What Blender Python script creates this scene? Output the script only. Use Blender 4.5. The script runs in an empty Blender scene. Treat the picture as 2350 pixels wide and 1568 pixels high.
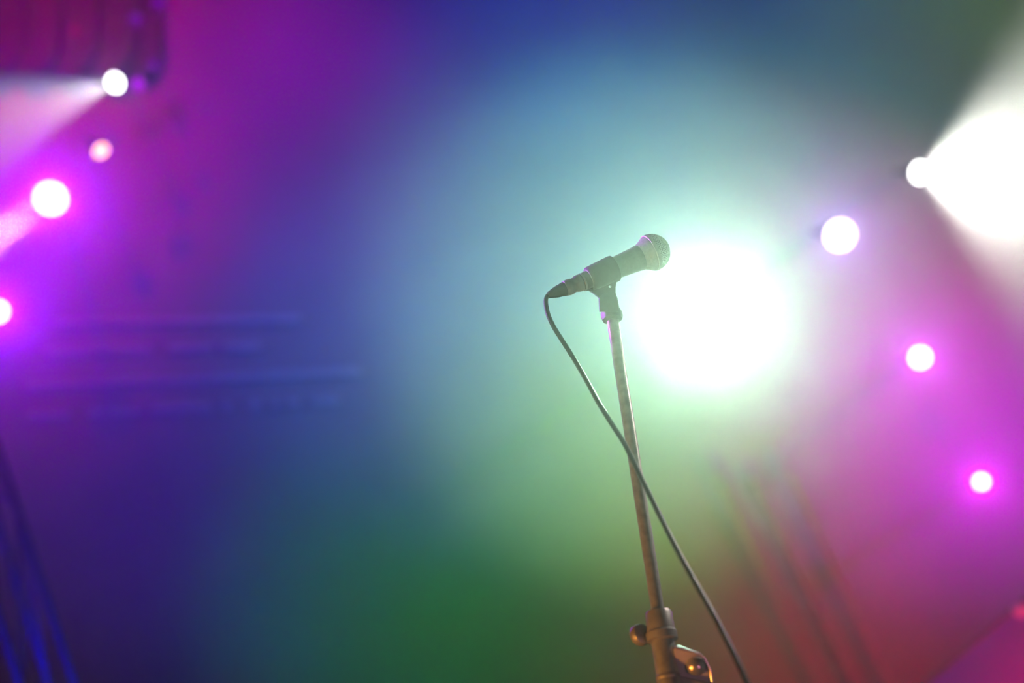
import bpy, bmesh, math, random
from mathutils import Vector, Matrix
random.seed(7)
sc = bpy.context.scene
COL = sc.collection
PI = math.pi

# ------------------------------------------------------------------ camera
FPX, PITCH, ROLL = 3300.0, math.radians(28.0), math.radians(6.7)
CAM = Vector((0.0, 0.0, 0.55))
FWD = Vector((0, math.cos(PITCH), math.sin(PITCH)))
_R0 = Vector((1, 0, 0)); _U0 = _R0.cross(FWD)
RGT = _R0 * math.cos(ROLL) - _U0 * math.sin(ROLL)
UPV = _R0 * math.sin(ROLL) + _U0 * math.cos(ROLL)
cd = bpy.data.cameras.new('camera'); cam = bpy.data.objects.new('camera', cd); COL.objects.link(cam)
cd.sensor_width = 36.0; cd.lens = 36.0 * FPX / 2350.0; cd.clip_start = 0.02; cd.clip_end = 100
m3 = Matrix((RGT, UPV, -FWD)).transposed()
cam.matrix_world = Matrix.Translation(CAM) @ m3.to_4x4()
cd.dof.use_dof = True; cd.dof.focus_distance = 1.99; cd.dof.aperture_fstop = 1.9
sc.camera = cam

def ray(px, py):
    return FWD + RGT * ((px - 1175) / FPX) + UPV * ((784 - py) / FPX)
def at(px, py, depth):
    return CAM + ray(px, py) * depth
def aty(px, py, Y):
    r = ray(px, py)
    return CAM + r * (Y / r.y)

# ------------------------------------------------------------------ world, view
w = bpy.data.worlds.new('night'); sc.world = w; w.use_nodes = True
w.node_tree.nodes['Background'].inputs[0].default_value = (0, 0, 0, 1)
w.node_tree.nodes['Background'].inputs[1].default_value = 0.0
vs = sc.view_settings
vs.view_transform = 'Standard'; vs.look = 'None'; vs.gamma = 1.0; vs.use_curve_mapping = False
vs.exposure = 0.0
cy = sc.cycles
cy.max_bounces = 2; cy.diffuse_bounces = 1; cy.glossy_bounces = 2; cy.volume_bounces = 0; cy.transmission_bounces = 1
cy.use_light_tree = False
cy.caustics_reflective = False; cy.caustics_refractive = False

WALL_Y = 8.0
HAZE_DENSITY, HAZE_G, HAZE_SIDE = 0.034, 0.92, 0.004

# ------------------------------------------------------------------ light: lamps of the rig and added helper lamps
# name: watts per colour channel
ONLY = None
POWER = {
    'beam_left': (7000, 6500, 6800),
    'beam_right': (4800, 4900, 4400),
    'blinder': (54, 92, 60),
    'floor_13': (6.203, 0, 0.12),
    'floor_15': (0, 0, 0.5772),
    'floor_19': (1.239, 0, 0),
    'floor_2': (0, 0, 6.829),
    'floor_20': (0, 0, 0.221),
    'floor_21': (5.371, 14.08, 0.1725),
    'floor_22': (0, 0, 2.547),
    'floor_23': (0.45, 0, 0.3),
    'floor_5': (1.313, 0, 0),
    'floor_9': (0, 1.193, 0),
    'mic_back': (42, 36, 33),
    'mic_fill': (7, 2.4, 3.8),
    'mic_rim': (420, 28, 640),
    'mic_warm': (46, 17, 2.5),
    'panel_fill': (22, 6, 50),
    'par_a_beam': (2.3e+05, 1.2e+05, 2.6e+05),
    'par_a_glow': (32, 0, 105),
    'par_b_glow': (24, 0, 90),
    'par_c_beam': (1200, 850, 1400),
    'par_c_glow': (8, 2, 18),
    'par_d_glow': (12, 0, 18),
    'par_e_glow': (17, 0, 22),
    'side_14': (0, 1.554, 0),
    'side_2': (0, 1.52, 10.27),
    'side_4': (0, 0, 1.687),
    'side_5': (11.96, 1.81, 0),
    'side_6': (0, 6.433, 14.8),
    'side_7': (4.395, 0, 2.59),
    'side_8': (0, 2.696, 0.8178),
    'side_9': (5.036, 0, 7.628),
    'wash_1': (3.529, 0, 0),
    'wash_11': (1.837, 0, 4.572),
    'wash_12': (0, 0, 1.339),
    'wash_13': (0, 0, 7.043),
    'wash_14': (0, 4.878, 3.214),
    'wash_15': (0, 0, 1.461),
    'wash_16': (0, 0, 3.709),
    'wash_17': (9.553, 0, 0),
    'wash_3': (0, 0, 1.969),
    'wash_4': (0, 1.409, 2.774),
    'wash_5': (1.511, 2.43, 0),
    'wash_6': (4.5, 0, 1.8),
    'wash_7': (2.298, 0, 6.188),
}
def spot(name, loc, direction, size_deg, blend=1.0, radius=0.05):
    p = POWER.get(name, (0, 0, 0))
    if ONLY is not None:
        p = (ONLY[1],) * 3 if name == ONLY[0] else (0, 0, 0)
    e = max(p)
    if e <= 0: return
    ld = bpy.data.lights.new(name, 'SPOT'); ld.energy = e; ld.color = tuple(c / e for c in p)
    ld.spot_size = math.radians(size_deg); ld.spot_blend = blend; ld.shadow_soft_size = radius
    lo = bpy.data.objects.new(name, ld); COL.objects.link(lo)
    lo.location = loc
    lo.rotation_euler = Vector(direction).to_track_quat('-Z', 'Y').to_euler()
    return lo

def flood(name, loc, direction, spread_deg, size=0.4):
    p = POWER.get(name, (0, 0, 0))
    if ONLY is not None:
        p = (ONLY[1],) * 3 if name == ONLY[0] else (0, 0, 0)
    e = max(p)
    if e <= 0: return
    ld = bpy.data.lights.new(name, 'AREA'); ld.shape = 'DISK'; ld.size = size; ld.energy = e; ld.color = tuple(c / e for c in p)
    ld.spread = math.radians(spread_deg)
    lo = bpy.data.objects.new(name, ld); COL.objects.link(lo); lo.location = loc
    lo.rotation_euler = Vector(direction).to_track_quat('-Z', 'Y').to_euler()
    return lo

# unseen floods added to colour the back cloth, in top, low and side rows
ADDED_WASH = {
#  name          row    aim x, y     cone   (aim in photograph pixels on the back cloth)
    'wash_1': ('top', 420, 60, 40),
    'wash_3': ('top', 1400, 60, 40),
    'wash_4': ('top', 1900, 20, 40),
    'wash_5': ('top', 2300, 60, 36),
    'wash_6': ('top', 100, 0, 30),
    'wash_7': ('top', 480, 380, 44),
    'wash_11': ('top', 660, 160, 36),
    'wash_12': ('top', 2100, -100, 46),
    'wash_13': ('top', 1150, -120, 46),
    'floor_2': ('low', 480, 800, 40),
    'floor_5': ('low', 1750, 850, 40),
    'floor_9': ('low', 1080, 1300, 36),
    'floor_13': ('low', 2000, 1150, 36),
    'floor_15': ('low', 700, 1600, 32),
    'floor_19': ('low', 1700, 1600, 32),
    'floor_20': ('low', 2100, 1350, 32),
    'side_2': ('left', 1200, 700, 24),
    'side_4': ('left', 1250, 420, 24),
    'side_5': ('right', 1650, 650, 28),
    'side_6': ('right', 1450, 650, 28),
    'side_7': ('right', 2020, 720, 20),
    'side_8': ('right', 1700, 420, 24),
    'side_9': ('right', 2200, 1000, 20),
    'wash_14': ('top', 1450, 600, 32),
    'floor_21': ('low', 1400, 720, 30),
    'floor_22': ('low', 250, 600, 38),
    'floor_23': ('low', 30, 1050, 34),
    'wash_17': ('top', 60, 420, 34),
    'side_14': ('left', 1050, 1320, 20),
    'wash_15': ('top', 1700, 250, 32),
    'wash_16': ('top', 1250, 250, 32),
}
for nm, (row, ax, ay, size) in ADDED_WASH.items():
    tgt = aty(ax, ay, WALL_Y)
    src = {'top': Vector((tgt.x * 0.95, 3.6, 9.5)), 'low': Vector((tgt.x * 0.95, 3.6, 0.35)),
           'left': Vector((-6.2, 2.2, tgt.z)), 'right': Vector((6.2, 2.2, tgt.z))}[row]
    flood(nm, src, tgt - src, size)

# ------------------------------------------------------------------ materials
def mat(name, base=(0.5, 0.5, 0.5), rough=0.5, metal=0.0, noise=0.0, nscale=40.0, bump=0.0, spec=0.5, coat=0.0):
    m = bpy.data.materials.new(name); m.use_nodes = True
    nt = m.node_tree; b = nt.nodes['Principled BSDF']
    b.inputs['Roughness'].default_value = rough; b.inputs['Metallic'].default_value = metal
    b.inputs['Specular IOR Level'].default_value = spec; b.inputs['Coat Weight'].default_value = coat
    b.inputs['Base Color'].default_value = (*base, 1)
    if noise or bump:
        tc = nt.nodes.new('ShaderNodeTexCoord'); n = nt.nodes.new('ShaderNodeTexNoise')
        n.inputs['Scale'].default_value = nscale; n.inputs['Detail'].default_value = 4
        nt.links.new(tc.outputs['Object'], n.inputs['Vector'])
        if noise:
            cr = nt.nodes.new('ShaderNodeValToRGB')
            cr.color_ramp.elements[0].position = 0.3; cr.color_ramp.elements[1].position = 0.7
            cr.color_ramp.elements[0].color = tuple(c * (1 - noise) for c in base) + (1,)
            cr.color_ramp.elements[1].color = tuple(min(1, c * (1 + noise)) for c in base) + (1,)
            nt.links.new(n.outputs['Fac'], cr.inputs['Fac']); nt.links.new(cr.outputs['Color'], b.inputs['Base Color'])
        if bump:
            bp = nt.nodes.new('ShaderNodeBump'); bp.inputs['Strength'].default_value = bump; bp.inputs['Distance'].default_value = 0.002
            nt.links.new(n.outputs['Fac'], bp.inputs['Height']); nt.links.new(bp.outputs['Normal'], b.inputs['Normal'])
    return m
def glow_mat(name, color, strength):
    m = bpy.data.materials.new(name); m.use_nodes = True
    nt = m.node_tree; nt.nodes.clear()
    e = nt.nodes.new('ShaderNodeEmission'); o = nt.nodes.new('ShaderNodeOutputMaterial')
    e.inputs['Color'].default_value = (*color, 1)
    e.inputs['Strength'].default_value = strength if ONLY is None else 0.0
    nt.links.new(e.outputs[0], o.inputs['Surface'])
    m.cycles.emission_sampling = 'NONE'
    return m
M = dict(
    cloth=mat('pale_back_cloth', (0.5, 0.5, 0.5), 0.95, noise=0.06, nscale=1.2, spec=0.1),
    black=mat('black_masking_cloth', (0.02, 0.02, 0.022), 0.95, noise=0.3, nscale=8, spec=0.1),
    drape=mat('black_velour', (0.16, 0.10, 0.13), 0.9, noise=0.15, nscale=12, spec=0.1),
    deck=mat('black_stage_deck', (0.03, 0.03, 0.03), 0.6, noise=0.4, nscale=15),
    housing=mat('black_painted_housing', (0.03, 0.03, 0.035), 0.45, noise=0.2, nscale=60),
    alu=mat('truss_aluminium', (0.30, 0.28, 0.30), 0.5, 0.3, noise=0.08, nscale=20),
    steel=mat('dull_truss_steel', (0.6, 0.6, 0.61), 0.6, 0.2, noise=0.08, nscale=20),
    rail=mat('painted_rail', (0.75, 0.75, 0.76), 0.6, 0.0, noise=0.05, nscale=10),
    tarp=mat('violet_tarpaulin', (0.20, 0.22, 0.62), 0.7, noise=0.05, nscale=6, bump=0.2),
    mic=mat('dark_enamel', (0.12, 0.13, 0.13), 0.30, 0.4, noise=0.1, nscale=200),
    grille=mat('steel_mesh', (0.42, 0.43, 0.42), 0.35, 0.8, noise=0.1, nscale=300),
    foam=mat('grey_foam', (0.20, 0.21, 0.20), 0.95, noise=0.2, nscale=300, spec=0.1),
    clip=mat('black_moulded_plastic', (0.05, 0.055, 0.055), 0.5, noise=0.1, nscale=150),
    plug=mat('satin_nickel', (0.30, 0.30, 0.31), 0.32, 0.6, noise=0.1, nscale=150),
    boot=mat('black_rubber', (0.04, 0.045, 0.05), 0.55, noise=0.1, nscale=150),
    cable=mat('cable_jacket', (0.025, 0.025, 0.025), 0.36, noise=0.15, nscale=120),
    tube=mat('worn_chrome_tube', (0.36, 0.34, 0.31), 0.33, 0.6, noise=0.2, nscale=90, bump=0.05),
    cast=mat('cast_clutch', (0.24, 0.22, 0.20), 0.42, 0.4, noise=0.15, nscale=80),
    bracket=mat('brushed_bracket', (0.40, 0.34, 0.37), 0.55, 0.1, noise=0.15, nscale=60),
    bolt=mat('polished_bolt', (0.55, 0.48, 0.45), 0.30, 0.8),
    lens_white=glow_mat('white_lamp_lens', (1, 1, 0.97), 12.0),
    lens_led=glow_mat('violet_led_cell', (1, 0.88, 1), 7.0),
    lens_rim=glow_mat('magenta_led_rim', (1.0, 0.0, 1.0), 1.3),
    lens_warm=glow_mat('warm_lamp_lens', (1, 0.42, 0.16), 5.0),
    lens_purple=glow_mat('violet_lamp_lens', (0.6, 0.0, 1.0), 1.2),
    lens_dim=glow_mat('dim_violet_lens', (0.20, 0.0, 0.40), 1.0),
    lens_red=glow_mat('dim_red_lens', (0.42, 0.0, 0.10), 1.0),
)

# ------------------------------------------------------------------ mesh helpers
class MB:
    def __init__(self): self.v = []; self.f = []
    def add(self, vs_, fs_):
        k = len(self.v); self.v += [Vector(p) for p in vs_]; self.f += [tuple(i + k for i in q) for q in fs_]
    def lathe(self, a, axis, prof, n=32, ref=None):
        """revolve (t along the axis, radius) about the axis through a"""
        ax = Vector(axis).normalized()
        u = ax.orthogonal().normalized() if ref is None else (Vector(ref) - ax * ax.dot(Vector(ref))).normalized()
        v = ax.cross(u); vv = []; ff = []
        for t, r in prof:
            for i in range(n):
                c = 2 * PI * i / n
                vv.append(Vector(a) + ax * t + (u * math.cos(c) + v * math.sin(c)) * r)
        for j in range(len(prof) - 1):
            for i in range(n):
                k = (i + 1) % n
                ff.append((j * n + i, j * n + k, (j + 1) * n + k, (j + 1) * n + i))
        ff.append(tuple(range(n - 1, -1, -1))); ff.append(tuple((len(prof) - 1) * n + i for i in range(n)))
        self.add(vv, ff); return self
    def cyl(self, a, b, r, n=20, bev=0.0):
        a = Vector(a); b = Vector(b); L = (b - a).length
        bev = min(bev, L * .4, r * .5)
        prof = [(0, r), (L, r)] if bev <= 0 else [(0, r - bev), (bev, r), (L - bev, r), (L, r - bev)]
        return self.lathe(a, b - a, prof, n)
    def tube(self, pts, r, n=12):
        pts = [Vector(p) for p in pts]; vv = []; ff = []
        u = None
        for i, p in enumerate(pts):
            d = (pts[min(i + 1, len(pts) - 1)] - pts[max(i - 1, 0)]).normalized()
            u = d.orthogonal().normalized() if u is None else (u - d * d.dot(u)).normalized()
            v = d.cross(u)
            rr = r[i] if isinstance(r, (list, tuple)) else r
            vv += [p + (u * math.cos(2 * PI * k / n) + v * math.sin(2 * PI * k / n)) * rr for k in range(n)]
        for j in range(len(pts) - 1):
            for i in range(n):
                k = (i + 1) % n
                ff.append((j * n + i, j * n + k, (j + 1) * n + k, (j + 1) * n + i))
        ff.append(tuple(range(n - 1, -1, -1))); ff.append(tuple((len(pts) - 1) * n + i for i in range(n)))
        self.add(vv, ff); return self
    def box(self, c, x, y, z):
        """box with centre c and half-extent vectors x, y, z"""
        c = Vector(c); x = Vector(x); y = Vector(y); z = Vector(z)
        vv = [c + x * a + y * b + z * d for a in (-1, 1) for b in (-1, 1) for d in (-1, 1)]
        self.add(vv, [(0, 1, 3, 2), (4, 6, 7, 5), (0, 4, 5, 1), (2, 3, 7, 6), (0, 2, 6, 4), (1, 5, 7, 3)]); return self
    def prism(self, pts, off):
        """closed outline pts (3-D, planar) extruded by off"""
        n = len(pts); off = Vector(off)
        vv = [Vector(p) - off * .5 for p in pts] + [Vector(p) + off * .5 for p in pts]
        self.add(vv, [tuple(range(n)), tuple(range(2 * n - 1, n - 1, -1))] + [(i, i + n, (i + 1) % n + n, (i + 1) % n) for i in range(n)]); return self
    def build(self, name, material, parent=None, smooth=True, bevel=0.0, angle=40):
        o0 = parent.matrix_world.translation.copy() if parent else Vector()
        me = bpy.data.meshes.new(name)
        me.from_pydata([p - o0 for p in self.v], [], self.f)
        bm = bmesh.new(); bm.from_mesh(me); bmesh.ops.recalc_face_normals(bm, faces=bm.faces)
        if bevel:
            es = [e for e in bm.edges if len(e.link_faces) == 2 and e.calc_face_angle(0) > 0.6]
            bmesh.ops.bevel(bm, geom=es, offset=bevel, segments=2, affect='EDGES', clamp_overlap=True)
        if smooth:
            for f in bm.faces: f.smooth = True
            for e in bm.edges:
                if len(e.link_faces) == 2 and e.calc_face_angle(0) > math.radians(angle): e.smooth = False
        bm.to_mesh(me); bm.free()
        me.materials.append(material)
        o = bpy.data.objects.new(name, me); COL.objects.link(o)
        if parent: o.parent = parent
        return o
ROOTLOC = {}
def thing(name, label, cat, loc, group=None):
    o = bpy.data.objects.new(name, None); COL.objects.link(o); o.location = loc
    o.matrix_world = Matrix.Translation(Vector(loc)); o.empty_display_size = 0.05
    o['label'] = label; o['category'] = cat
    if group: o['group'] = group
    return o
def sub(mb, name, material, part, root, **k):
    """a sub-part: child of a part whose own origin sits on the root's origin"""
    o = mb.build(name, material, root, **k); o.parent = part; return o
def structure(o): o['kind'] = 'structure'; return o

# ------------------------------------------------------------------ the setting
structure(MB().box((0, 3.0, -0.05), (7.5, 0, 0), (0, 5.3, 0), (0, 0, .05)).build('floor', M['deck'], smooth=False))
structure(MB().box((0, WALL_Y + .05, 5.0), (7.5, 0, 0), (0, .05, 0), (0, 0, 5.0)).build('wall_back', M['cloth'], smooth=False))  # pale cloth added to take the coloured pools of the floods
structure(MB().box((-7.45, 3.0, 5.0), (.05, 0, 0), (0, 5.0, 0), (0, 0, 5.0)).build('wall_left', M['black'], smooth=False))
structure(MB().box((7.45, 3.0, 5.0), (.05, 0, 0), (0, 5.0, 0), (0, 0, 5.0)).build('wall_right', M['black'], smooth=False))
structure(MB().box((0, 3.0, 10.05), (7.5, 0, 0), (0, 5.3, 0), (0, 0, .05)).build('ceiling', M['black'], smooth=False))

# theatrical haze filling the whole stage air
hz = MB().box((0, 3.0, 5.0), (7.9, 0, 0), (0, 5.6, 0), (0, 0, 5.5)).build('haze', M['black'], smooth=False)
hm = bpy.data.materials.new('stage_haze'); hm.use_nodes = True; nt = hm.node_tree; nt.nodes.clear()
vsn = nt.nodes.new('ShaderNodeVolumeScatter'); vo = nt.nodes.new('ShaderNodeOutputMaterial')
vsn.inputs['Density'].default_value = HAZE_DENSITY; vsn.inputs['Anisotropy'].default_value = HAZE_G
vs2 = nt.nodes.new('ShaderNodeVolumeScatter'); vs2.inputs['Density'].default_value = HAZE_SIDE; vs2.inputs['Anisotropy'].default_value = 0.1
va = nt.nodes.new('ShaderNodeAddShader')
nt.links.new(vsn.outputs[0], va.inputs[0]); nt.links.new(vs2.outputs[0], va.inputs[1]); nt.links.new(va.outputs[0], vo.inputs['Volume'])
hm.cycles.homogeneous_volume = True; hm.cycles.volume_sampling = 'MULTIPLE_IMPORTANCE'
hz.data.materials.clear(); hz.data.materials.append(hm)
hz['kind'] = 'stuff'; hz['label'] = 'thin theatrical haze filling the stage air and catching the coloured beams'; hz['category'] = 'haze'

# ------------------------------------------------------------------ microphone stand
S = at(1406.5, 740, 2.0)                          # top of the tube
SX, SY = S.x, S.y
def on_stand(py):                                 # height of the stand axis at image row py
    lo, hi = 0.0, 2.5
    for _ in range(50):
        z = (lo + hi) / 2; d = Vector((SX, SY, z)) - CAM
        y = 784 - FPX * d.dot(UPV) / d.dot(FWD)
        if y > py: lo = z
        else: hi = z
    return lo
Z = Vector((0, 0, 1))
stand = thing('microphone_stand', 'straight metal microphone stand with clamp collar, in focus, holding the microphone', 'microphone stand', (SX, SY, 0))
def P(z): return Vector((SX, SY, z))
zt, zc0, zc1 = on_stand(728), on_stand(1402), on_stand(1466)
MB().lathe(P(zc1 - .05), Z, [(0, .0082), (zt - zc1 + .05, .0082)], 40).build('upper_tube', M['tube'], stand)
lt = MB().lathe(P(0.03), Z, [(0, .0145), (zc1 - .03, .0145)], 40).build('lower_tube', M['tube'], stand)
sub(MB().lathe(P(on_stand(1553) - .004), Z, [(0, .0145), (.001, .0153), (.005, .0153), (.006, .0145)], 40), 'seam_ring', M['cast'], lt, stand)
h = zc0 - zc1
cl = MB().lathe(P(zc1), Z, [(-.004, .0145), (-.002, .0195), (.007, .0200), (.010, .0172), (h - .004, .0168), (h - .001, .0152), (h, .0105)], 40).build('clutch_collar', M['cast'], stand)
# flats of the die-cast clutch and its thumb wheel
kz = zc1 + h * .28
Lf = (-RGT + FWD * .25); Lf.z = 0; Lf.normalize()
kd = (FWD * .8 - RGT * .45); kd.z = 0; kd.normalize()
kc = P(kz) + Lf * .0235
sub(MB().cyl(P(kz) + Lf * .012 + kd * .004, kc + kd * .012, .0055, 16), 'knob_shaft', M['cast'], cl, stand)
n = 12
pr = [(-.007, .0085), (-.005, .0125), (-.001, .0138), (.004, .0138), (.007, .0115), (.0085, .006)]
sub(MB().lathe(kc + kd * .004, kd, pr, 36), 'thumb_knob', M['cast'], cl, stand)
# bracket plate with the round bolt, to the right of the lower tube
D = 1.77
br = [(1546, 1484), (1556, 1481), (1604, 1499), (1617, 1509), (1629, 1535), (1635, 1562), (1634, 1592), (1545, 1580)]
pb = MB().prism([at(x, y, D) for x, y in br], FWD * .010).build('bracket_plate', M['bracket'], stand, bevel=.0012)
lip = [at(1547, 1485, D - .008), at(1604, 1501, D - .008), at(1617, 1511, D - .008), at(1630, 1537, D - .008), at(1634, 1563, D - .008), at(1632, 1590, D - .008)]
sub(MB().tube(lip, .0016, 8), 'plate_rim', M['bolt'], pb, stand)
sub(MB().prism([at(1550, 1551, D - .009), at(1634, 1568, D - .009), at(1634, 1640, D - .009), at(1550, 1640, D - .009)], FWD * .008), 'lower_lug', M['cast'], pb, stand, bevel=.001)
bc = at(1597, 1529, D - .006)
sub(MB().lathe(bc, -FWD + UPV * .15, [(0, .0118), (.003, .0116), (.006, .0100), (.009, .0068), (.0105, .0030), (.0108, .0004)], 32), 'bolt', M['bolt'], pb, stand)
# round cast base on the deck
MB().lathe(P(0.0), Z, [(0, .155), (.012, .155), (.020, .148), (.028, .10), (.034, .03), (.05, .019), (.06, .0150)], 48).build('base', M['cast'], stand)

# microphone axis: tail near, head a little further up-stage
T = at(1330, 650, 1.985); H = at(1496.5, 579.5, 2.015)
AX = (H - T).normalized(); LEN = (H - T).length
def onax(px):                                      # parameter along the axis at image column px
    lo, hi = -.2, .3
    for _ in range(50):
        t = (lo + hi) / 2; d = T + AX * t - CAM
        x = 1175 + FPX * d.dot(RGT) / d.dot(FWD)
        if x < px: lo = t
        else: hi = t
    return lo
# clip: pivot block traced from its side view, real thickness, with the cross hole
holder = [(1336, 655), (1341, 668), (1350, 667), (1358, 671), (1366, 677), (1374.5, 684), (1375, 697), (1376, 716), (1419, 716),
          (1417, 698), (1414, 684), (1411.5, 672), (1411.5, 660), (1413.5, 649), (1418, 641), (1424, 634), (1418, 615), (1380, 622)]
hole = [(1399 + 3.6 * math.cos(a), 658.5 + 3.0 * math.sin(a)) for a in [PI / 2 + 2 * PI * i / 12 for i in range(13)]]
k = 0
out = holder[:5] + [(1380, 676)] + holder[5:]
# keyhole outline: enter the hole from the lower left notch
ring = holder[:6] + hole + [(1374.6, 684.1)] + holder[6:]
mc = MB().prism([at(x, y, 2.0) for x, y in ring], FWD * .020).build('microphone_clip', M['clip'], stand, bevel=0.0)
t0, t1 = onax(1351), onax(1410)
sleeve = MB()
nseg = 40
u = (UPV - AX * AX.dot(UPV)).normalized(); v = AX.cross(u)
prof = [(t0, .0150), (t0 + .0015, .0166), (t0 + .005, .0172), (t1 - .003, .0192), (t1, .0188), (t1 + .001, .0166)]
sleeve.lathe(T, AX, prof, 40)
sub(sleeve, 'clip_sleeve', M['clip'], mc, stand)
# neck below the pivot and the ribbed nut
zn0, zn1 = on_stand(738), on_stand(706)
sub(MB().lathe(P(zn1 - .004), Z, [(0, .0122), (.018, .0116), (.022, .0100)], 32), 'neck', M['clip'], mc, stand)
nut = MB(); m_ = 32; vv = []; ff = []
prof = [(0.0, .0098), (.003, .0138), (.008, .0150), (.0135, .0150), (.0165, .0135), (.018, .0110)]
for t, r in prof:
    for i in range(m_):
        c = 2 * PI * i / m_; rr = r * (1.0 + (.02 if i % 4 < 2 else -.02))
        vv.append(P(zn0 + t) + Vector((math.cos(c), math.sin(c), 0)) * rr)
for j in range(len(prof) - 1):
    for i in range(m_): ff.append((j * m_ + i, j * m_ + (i + 1) % m_, (j + 1) * m_ + (i + 1) % m_, (j + 1) * m_ + i))
ff += [tuple(range(m_ - 1, -1, -1)), tuple((len(prof) - 1) * m_ + i for i in range(m_))]
nut.add(vv, ff); sub(nut, 'clip_nut', M['clip'], mc, stand, angle=30)

# ------------------------------------------------------------------ microphone
mic = thing('microphone', 'dark handheld vocal microphone with round mesh head, resting in the stand clip', 'microphone', T)
tb = onax(1468)
body = MB().lathe(T, AX, [(-.003, .0090), (-.001, .0112), (.002, .0118), (.012, .0125), (.045, .0148), (tb - .006, .0176), (tb - .001, .0186), (tb + .002, .0180)], 48).build('handle', M['mic'], mic)
sub(MB().lathe(T, AX, [(.0035, .0118), (.0042, .01245), (.0060, .0126), (.0068, .0122)], 48), 'end_ring', M['plug'], body, mic)
RB = .0258
tc = LEN - .001
# collar cone between handle and ball
MB().lathe(T, AX, [(tb, .0178), (tb + .003, .0192), (tb + .009, .0218), (tc - .006, .0249), (tc - .002, .0257)], 48).build('grille_collar', M['grille'], mic)
MB().lathe(T, AX, [(tc - .0035, .0245), (tc - .003, .0265), (tc + .002, .0265), (tc + .0025, .0245)], 48).build('centre_band', M['grille'], mic)
sp = [(tc + (RB - .0022) * math.sin(a), (RB - .0022) * math.cos(a)) for a in [i * PI / 2 / 10 for i in range(10)]] + [(tc + RB - .0022, .0005)]
foam = MB().lathe(T, AX, sp, 40).build('foam_liner', M['foam'], mic)
wires = MB()
NW = 40
for i in range(NW):                                 # two families of crossing wires over the dome
    for s in (1, -1):
        pts = []
        for k in range(13):
            a = k / 12 * PI / 2 * .97; c = 2 * PI * i / NW + s * a * .9
            rr = RB + (.0003 if (k + i) % 2 else -.0003) * s
            pts.append(T + AX * (tc + rr * math.sin(a)) + (u * math.cos(c) + v * math.sin(c)) * rr * math.cos(a))
        wires.tube(pts, .00055, 4)
wires.build('ball_grille', M['grille'], mic)

# ------------------------------------------------------------------ cable with its plug
CT = T
cab = thing('microphone_cable', 'thin dark cable drooping from the microphone and crossing in front of the stand', 'cable', CT)
def pq(px, py, d): return at(px, py, d)
tj = [onax(x) for x in (1256, 1266, 1285, 1296, 1318, 1326, 1338)]
A0 = at(1257, 678.5, 1.972); A1 = at(1334, 648, 1.985)
PA = (A1 - A0).normalized(); PL = (A1 - A0).length
s = PL / 80.0                                       # one image pixel along the plug
MB().lathe(A0, PA, [(40 * s, .0088), (42 * s, .0106), (50 * s, .0114), (56 * s, .0111), (60 * s, .0100), (64 * s, .0103), (68 * s, .0114), (74 * s, .0121), (79 * s, .0119), (82 * s, .0105)], 36).build('plug_shell', M['plug'], cab)
MB().lathe(A0, PA, [(-1 * s, .0030), (1 * s, .0044), (10 * s, .0062), (22 * s, .0083), (30 * s, .0088), (36 * s, .0097), (40 * s, .0101), (42 * s, .0098)], 32).build('rubber_boot', M['boot'], cab)
cpx = [(1262, 676, 1.973), (1256, 680, 1.971), (1253, 688, 1.968), (1253.5, 702, 1.962), (1258, 722, 1.955), (1270, 749, 1.945), (1290, 781, 1.93), (1316, 822, 1.91), (1345, 872, 1.885),
       (1372, 922, 1.86), (1402, 970, 1.83), (1432, 1017, 1.80), (1457, 1066, 1.775), (1488, 1131, 1.74), (1522, 1199, 1.70), (1560, 1274, 1.66),
       (1602, 1349, 1.62), (1642, 1420, 1.585), (1676, 1486, 1.555), (1708, 1553, 1.525), (1735, 1615, 1.50), (1760, 1700, 1.47)]
def smooth_path(pts, sub_=4):
    o = []
    for i in range(len(pts) - 1):
        p0 = pts[max(i - 1, 0)]; p1 = pts[i]; p2 = pts[i + 1]; p3 = pts[min(i + 2, len(pts) - 1)]
        for k in range(sub_):
            t = k / sub_
            o.append(.5 * ((2 * p1) + (p2 - p0) * t + (2 * p0 - 5 * p1 + 4 * p2 - p3) * t * t + (3 * p1 - p0 - 3 * p2 + p3) * t ** 3))
    o.append(pts[-1]); return o
cp = [at(*q) for q in cpx]
e = cp[-1]
cp += [Vector((e.x + .06, e.y - .05, e.z * .5)), Vector((e.x + .09, e.y - .06, .10)), Vector((e.x + .16, e.y - .02, .006)), Vector((e.x + .5, e.y + .3, .004)), Vector((e.x + 1.1, e.y + .5, .004))]
MB().tube(smooth_path(cp), .0032, 14).build('cord', M['cable'], cab)

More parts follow.
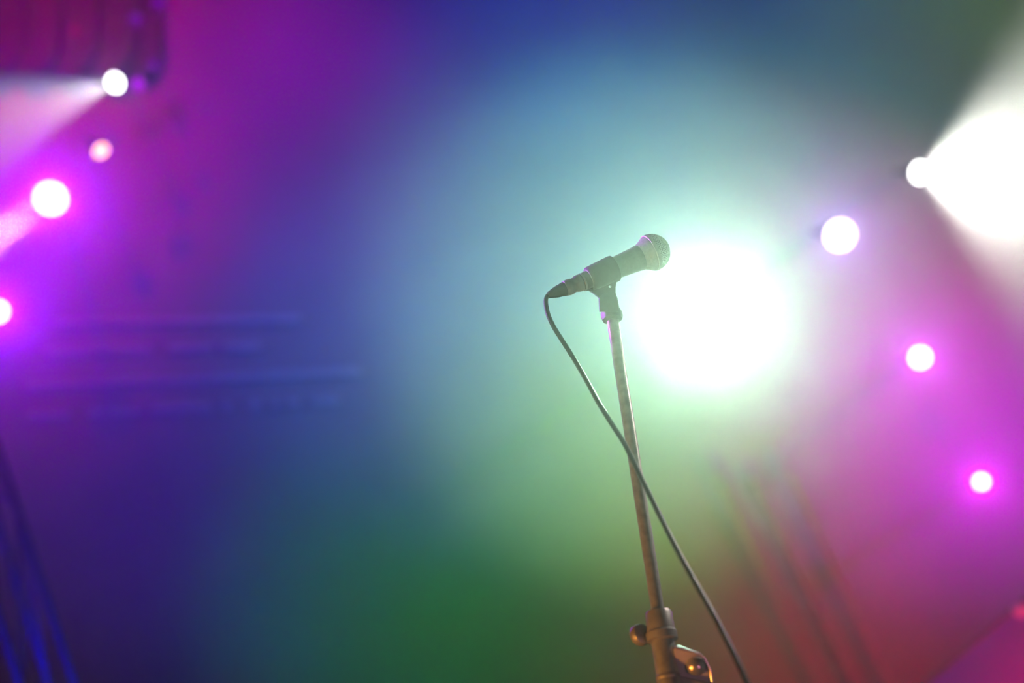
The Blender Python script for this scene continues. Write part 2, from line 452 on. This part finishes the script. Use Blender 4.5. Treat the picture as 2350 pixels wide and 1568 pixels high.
# ------------------------------------------------------------------ lamps
def lamp_frame(d):
    d = Vector(d).normalized()
    side = d.cross(Z).normalized(); up = side.cross(d)
    return d, side, up
def par(name, label, pos, d, r, kind, group, lens='lens_led', cat='stage light', wall_y=WALL_Y, core=.5):
    """stage lamp: housing, bezel, lens or LED cells, yoke, and a boom back to the wall; pos is the middle of the lens"""
    d, side, up = lamp_frame(d)
    pos = Vector(pos)
    root = thing(name, label, cat, pos, group)
    L = r * 2.2
    MB().lathe(pos - d * L, d, [(0, r * .35), (L * .06, r * .62), (L * .35, r * .92), (L * .55, r * 1.04), (L * .97, r * 1.08), (L, r * 1.06), (L, r * .98), (L * .94, r * .97)], 36).build('housing', M['housing'], root)
    if kind == 'led':
        plate = MB().lathe(pos - d * r * .10, d, [(0, r * .97), (r * .04, r * .97)], 36).build('led_plate', M['housing'], root)
        cells = [(0, 0)] + [(.46, i * PI / 3) for i in range(6)] + [(.84, i * PI / 6 + .2) for i in range(12)]
        cr = r * .24
        for q, a in cells:
            c = pos - d * r * .05 + (side * math.cos(a) + up * math.sin(a)) * q * r * .97
            sub(MB().lathe(c, d, [(0, cr), (cr * .35, cr * .94), (cr * .7, cr * .65), (cr * .85, cr * .2)], 12), 'led_cell', M[lens], plate, root)
    elif kind == 'rim':
        MB().lathe(pos - d * r * .06, d, [(0, r * .98), (r * .05, r * .98)], 36).build('led_rim', M['lens_rim'], root)
        MB().lathe(pos - d * r * .02, d, [(0, r * core), (r * .04, r * core), (r * .09, r * core * .6)], 24).build('lens', M[lens], root)
    else:
        MB().lathe(pos - d * r * .06, d, [(0, r * .97), (r * .03, r * .9), (r * .10, r * .6), (r * .13, r * .1)], 32).build('lens', M[lens], root)
    # yoke: a U of flat bar round the housing, closed behind
    piv = pos - d * L * .6
    yb = piv - d * L * .75
    for sgn in (-1, 1):
        MB().box((piv + yb) / 2 + side * sgn * r * 1.16, side * r * .05, up * r * .14, (piv - yb) * .52).build('yoke_arm', M['housing'], root)
        MB().cyl(piv + side * sgn * r * 1.0, piv + side * sgn * r * 1.32, r * .14, 12).build('pivot_bolt', M['housing'], root)
    MB().box(yb, side * r * 1.21, up * r * .14, d * r * .05).build('yoke_bridge', M['housing'], root)
    wall = Vector((yb.x * wall_y / yb.y, wall_y, CAM.z + (yb.z - CAM.z) * wall_y / yb.y))
    MB().tube([yb, yb + (wall - yb) * .5, wall], min(r * .16, .012), 12).build('mounting_arm', M['housing'], root)
    return root

CAMDIR = lambda p: (CAM - p).normalized()
# big white flood behind the microphone
pb_ = aty(1622, 722, 3.05)
db = CAMDIR(pb_)
par('flood_light', 'blinding white flood light glaring through the haze behind the microphone', pb_, db, .062, 'lens', None, 'lens_white')
spot('blinder', pb_ + db * .03, db, 64, 1.0, .055)

g1 = 'white beam lights'
pl = aty(264, 190, 7.1)
dl = (-RGT * .84 - UPV * .40 - FWD * .50).normalized()
par('beam_light', 'white beam light at upper left, throwing its shaft toward the left edge', pl, dl + CAMDIR(pl) * 1.2, .052, 'lens', g1, 'lens_white')
spot('beam_left', pl + dl * .02, dl, 50, .5, .03)
pr_ = aty(2112, 396, 6.9)
dr = (RGT * .62 - UPV * .10 - FWD * .80).normalized()
par('beam_light', 'white beam light at upper right, throwing a wide shaft toward the right edge', pr_, dr + CAMDIR(pr_) * .6, .056, 'lens', g1, 'lens_white')
spot('beam_right', pr_ + dr * .02, dr, 98, .6, .03)

g2 = 'violet stage lamps'
pa = aty(116, 456, 7.0); da = (-RGT * .46 - UPV * .56 - FWD * .75).normalized()
par('led_par', 'large violet multi-cell lamp at left with a thick pale shaft below it', pa, CAMDIR(pa) * 2.5 + da, .086, 'led', g2)
spot('par_a_glow', pa + CAMDIR(pa) * .04, CAMDIR(pa), 100, 1.0, .06)
spot('par_a_beam', pa + da * .03, da, 11, .25, .085)
p2 = aty(-6, 715, 7.0)
par('led_par', 'violet lamp cut by the left edge, below the large multi-cell lamp', p2, CAMDIR(p2), .052, 'led', g2)
spot('par_b_glow', p2 + CAMDIR(p2) * .04, CAMDIR(p2), 100, 1.0, .05)
p3 = aty(1928, 540, 7.0); d3 = (RGT * .10 - UPV * .2 - FWD).normalized()
par('led_par', 'violet lamp at right with a short pale shaft under it', p3, d3, .080, 'led', g2)
spot('par_c_glow', p3 + CAMDIR(p3) * .04, CAMDIR(p3), 100, 1.0, .05)
db3 = (RGT * .35 - UPV * .75 - FWD * .62).normalized()
spot('par_c_beam', p3 + db3 * .03, db3, 16, .3, .05)
p4 = aty(2112, 821, 7.0)
par('led_par', 'magenta-edged lamp at right, middle of the descending row of three', p4, CAMDIR(p4) + RGT * .2, .060, 'rim', g2, 'lens_led', core=.84)
spot('par_d_glow', p4 + CAMDIR(p4) * .04, CAMDIR(p4), 100, 1.0, .05)
p5 = aty(2252, 1106, 7.0)
par('led_par', 'small white lamp with a magenta ring, lowest of the row at right', p5, CAMDIR(p5), .066, 'rim', g2, 'lens_led')
spot('par_e_glow', p5 + CAMDIR(p5) * .04, CAMDIR(p5), 100, 1.0, .05)

g3 = 'small dim lamps at upper left'
def small(px, py, r, lens, label, dx=0.0, dy=0.0, Y=7.3):
    p = aty(px, py, Y); return par('small_lamp', label, p, CAMDIR(p) + RGT * dx + UPV * dy, r, 'lens', g3, lens, wall_y=7.74 if py < 160 else WALL_Y)
small(232, 346, .048, 'lens_warm', 'small warm orange lamp under the white beam at upper left', .9, -.8)
small(317, 194, .042, 'lens_purple', 'small bright violet lamp right beside the white beam light', .5, 0)
small(353, 150, .034, 'lens_dim', 'dim violet lamp just above right of the white beam light')
small(312, 44, .040, 'lens_dim', 'dim violet lamp over the dark drape near the top edge')
small(364, 8, .040, 'lens_dim', 'dim violet lamp cut by the top edge at upper left')
small(170, 70, .034, 'lens_red', 'dim red lamp on the dark drape at top left', .6, 0)

# lamps outside the frame: a warm audience-side one, the rest added helpers
mc_ = at(1400, 900, 1.95)
sw = Vector((-0.66, 1.42, 0.66)); spot('mic_warm', sw, at(1480, 1270, 1.82) - sw, 54, 1.0, .05)
sf = Vector((0.75, 0.85, 0.45)); spot('mic_fill', sf, at(1570, 1480, 1.78) - sf, 40, 1.0, .08)  # added pink fill to lift the bracket plate and cable
sb = Vector((1.0, 2.0, 1.9)); spot('mic_back', sb, at(1540, 1350, 1.80) - sb, 34, 1.0, .04)  # added rim lamp, stands in for the white lamps behind right
sp_ = Vector((1.0, 3.2, 0.30)); spot('panel_fill', sp_, aty(2340, 1540, 5.0) - sp_, 30, 1.0, .08)  # added violet fill, only to colour the corner panel
sr = Vector((-1.05, 2.15, 2.05)); mt = at(1350, 548, 2.0); spot('mic_rim', sr, mt - sr, 11, 1.0, .04)  # added rim lamp, stands in for violet light from the left lamps

# ------------------------------------------------------------------ drape at top left
dr_ = MB(); vv = []; ff = []
edge = [(372, -260), (368, -60), (362, 20), (366, 80), (352, 130), (318, 168), (250, 176)]
NX, NZ = 90, 14
for j in range(NZ):
    t = j / (NZ - 1)
    py = -260 + t * 430
    xr = 372 - 30 * max(0, (t - .85) / .15) ** 2 * 1.6
    for i in range(NX):
        s_ = i / (NX - 1); px = -330 + s_ * (xr + 330)
        off = .035 * math.sin(s_ * 46 + 1.5 * t) + .02 * math.sin(s_ * 101 + 2 * t)
        vv.append(aty(px, py, 7.86 + off))
n1 = len(vv)
vv += [p + Vector((0, .012, 0)) for p in vv]
for j in range(NZ - 1):
    for i in range(NX - 1):
        a = j * NX + i
        ff.append((a, a + 1, a + NX + 1, a + NX)); ff.append((a + n1, a + NX + n1, a + NX + 1 + n1, a + 1 + n1))
for i in range(NX - 1):
    ff.append((i, i + n1, i + 1 + n1, i + 1)); b = (NZ - 1) * NX + i; ff.append((b, b + 1, b + 1 + n1, b + n1))
for j in range(NZ - 1):
    a = j * NX; ff.append((a, a + NX, a + NX + n1, a + n1)); b = a + NX - 1; ff.append((b, b + n1, b + NX + n1, b + NX))
dr_.add(vv, ff)
o = dr_.build('hanging_drape', M['drape'], smooth=True, angle=80)
o['label'] = 'dark folded drape hanging in the top left corner above the white beam'; o['category'] = 'drape'

# ------------------------------------------------------------------ leaning trusses
def truss(name, label, chords, radius, material, zmin=0.0, ext_up=0.0, brace_n=9, brace_r=.38, cat='truss'):
    """chords: list of (px0, py0, px1, py1, Y): each chord stands in the plane y = Y and runs on down to the deck"""
    ends = []
    for x0, y0, x1, y1, Y in chords:
        a = aty(x0, y0, Y); b = aty(x1, y1, Y); d = (b - a).normalized()
        foot = b + d * ((zmin - b.z) / d.z); top = a - d * ext_up
        ends.append((top, foot))
    c = sum((f for _, f in ends), Vector()) / len(ends)
    root = thing(name, label, cat, c)
    for tp, ft in ends: MB().cyl(tp, ft, radius, 16).build('chord', material, root)
    m = len(ends)
    for a in range(m):
        for b in range(a + 1, m):
            (t0_, f0), (t1_, f1) = ends[a], ends[b]
            for i in range(brace_n):
                s0 = i / brace_n; s1 = (i + 1) / brace_n
                p = t0_.lerp(f0, s0 if i % 2 == 0 else s1); q = t1_.lerp(f1, s1 if i % 2 == 0 else s0)
                MB().cyl(p, q, radius * brace_r, 8).build('brace', material, root)
    MB().box(c + Vector((0, 0, .01)), (.34, 0, 0), (0, .28, 0), (0, 0, .01)).build('foot_plate', M['housing'], root)
    return root
truss('lighting_truss', 'violet-lit leaning truss leg in the lower left corner', [(15, 1092, 172, 1568, 5.0), (4, 1224, 112, 1568, 5.28), (0, 1419, 45, 1568, 4.85)], .0150, M['alu'], ext_up=2.2)
truss('lighting_truss', 'faint blurred truss leg in the pink haze right of the stand', [(1690, 1180, 1880, 1568, 7.62), (1765, 1180, 1960, 1568, 7.74), (1860, 1180, 2045, 1568, 7.58)], .018, M['steel'], ext_up=.25, brace_n=6, brace_r=.15)

# ------------------------------------------------------------------ faint rails on the back cloth at left
rl = aty(420, 840, 7.9)
rails = thing('rail_frame', 'faint row of pale horizontal bars low on the violet back cloth at left', 'rail', rl)
def bar(x0, y0, x1, y1, name, half=.024):
    a = aty(x0, y0, 7.985); b = aty(x1, y1, 7.985); d = (b - a) * .5; upn = Vector((0, 1, 0)).cross(d).normalized()
    MB().box((a + b) / 2, d, upn * half, Vector((0, .012, 0))).build(name, M['rail'], rails, smooth=False)
bar(130, 741, 690, 732, 'rail'); bar(60, 886, 830, 853, 'rail')
for x0, x1 in ((105, 195), (200, 345), (388, 490), (510, 600)):
    bar(x0, 806 - (x0 - 105) * .02, x1, 806 - (x1 - 105) * .02, 'bar_segment')
for x0, x1 in ((60, 158), (200, 238), (250, 330), (345, 488), (512, 530), (575, 600), (622, 642), (660, 690), (720, 780)):
    bar(x0, 952 - (x0 - 60) * .045, x1, 952 - (x1 - 60) * .045, 'bar_segment')
for px in (140, 300, 470, 640):
    a = aty(px, 725, 7.975); b = aty(px - 30, 965, 7.975)
    for q in (.1, .9):
        c = a.lerp(b, q); MB().cyl(c, Vector((c.x, WALL_Y, c.z)), .012, 8).build('wall_bracket', M['cloth'], rails)

# ------------------------------------------------------------------ pale panel in the lower right corner
Yp = 5.0
tr_ = [(2128, 1570), (2352, 1380), (2560, 1203), (2790, 1500), (2160, 1680), (2000, 1680)]
pn = [aty(x, y, Yp) for x, y in tr_]
cpan = aty(2400, 1600, Yp)
pan = thing('tarpaulin_panel', 'pale violet-lit slanted panel filling the bottom right corner', 'panel', cpan)
MB().prism(pn, Vector((0, .02, 0))).build('sheet', M['tarp'], pan, smooth=False)
MB().cyl(pn[5], pn[2], .012, 14).build('edge_pipe', M['alu'], pan)
f_ = pn[4]; g_ = pn[3] + Vector((0, 0, -.1))
for q in (f_.lerp(g_, .25), f_.lerp(g_, .8)):
    MB().cyl(Vector((q.x, q.y + .04, 0)), q + Vector((0, .04, .05)), .025, 14).build('support_leg', M['alu'], pan)
MB().lathe(aty(2338, 1402, Yp - .03), Vector((0, -1, 0)), [(0, .024), (.012, .03), (.03, .02), (.036, .004)], 20).build('corner_cap', M['rail'], pan)
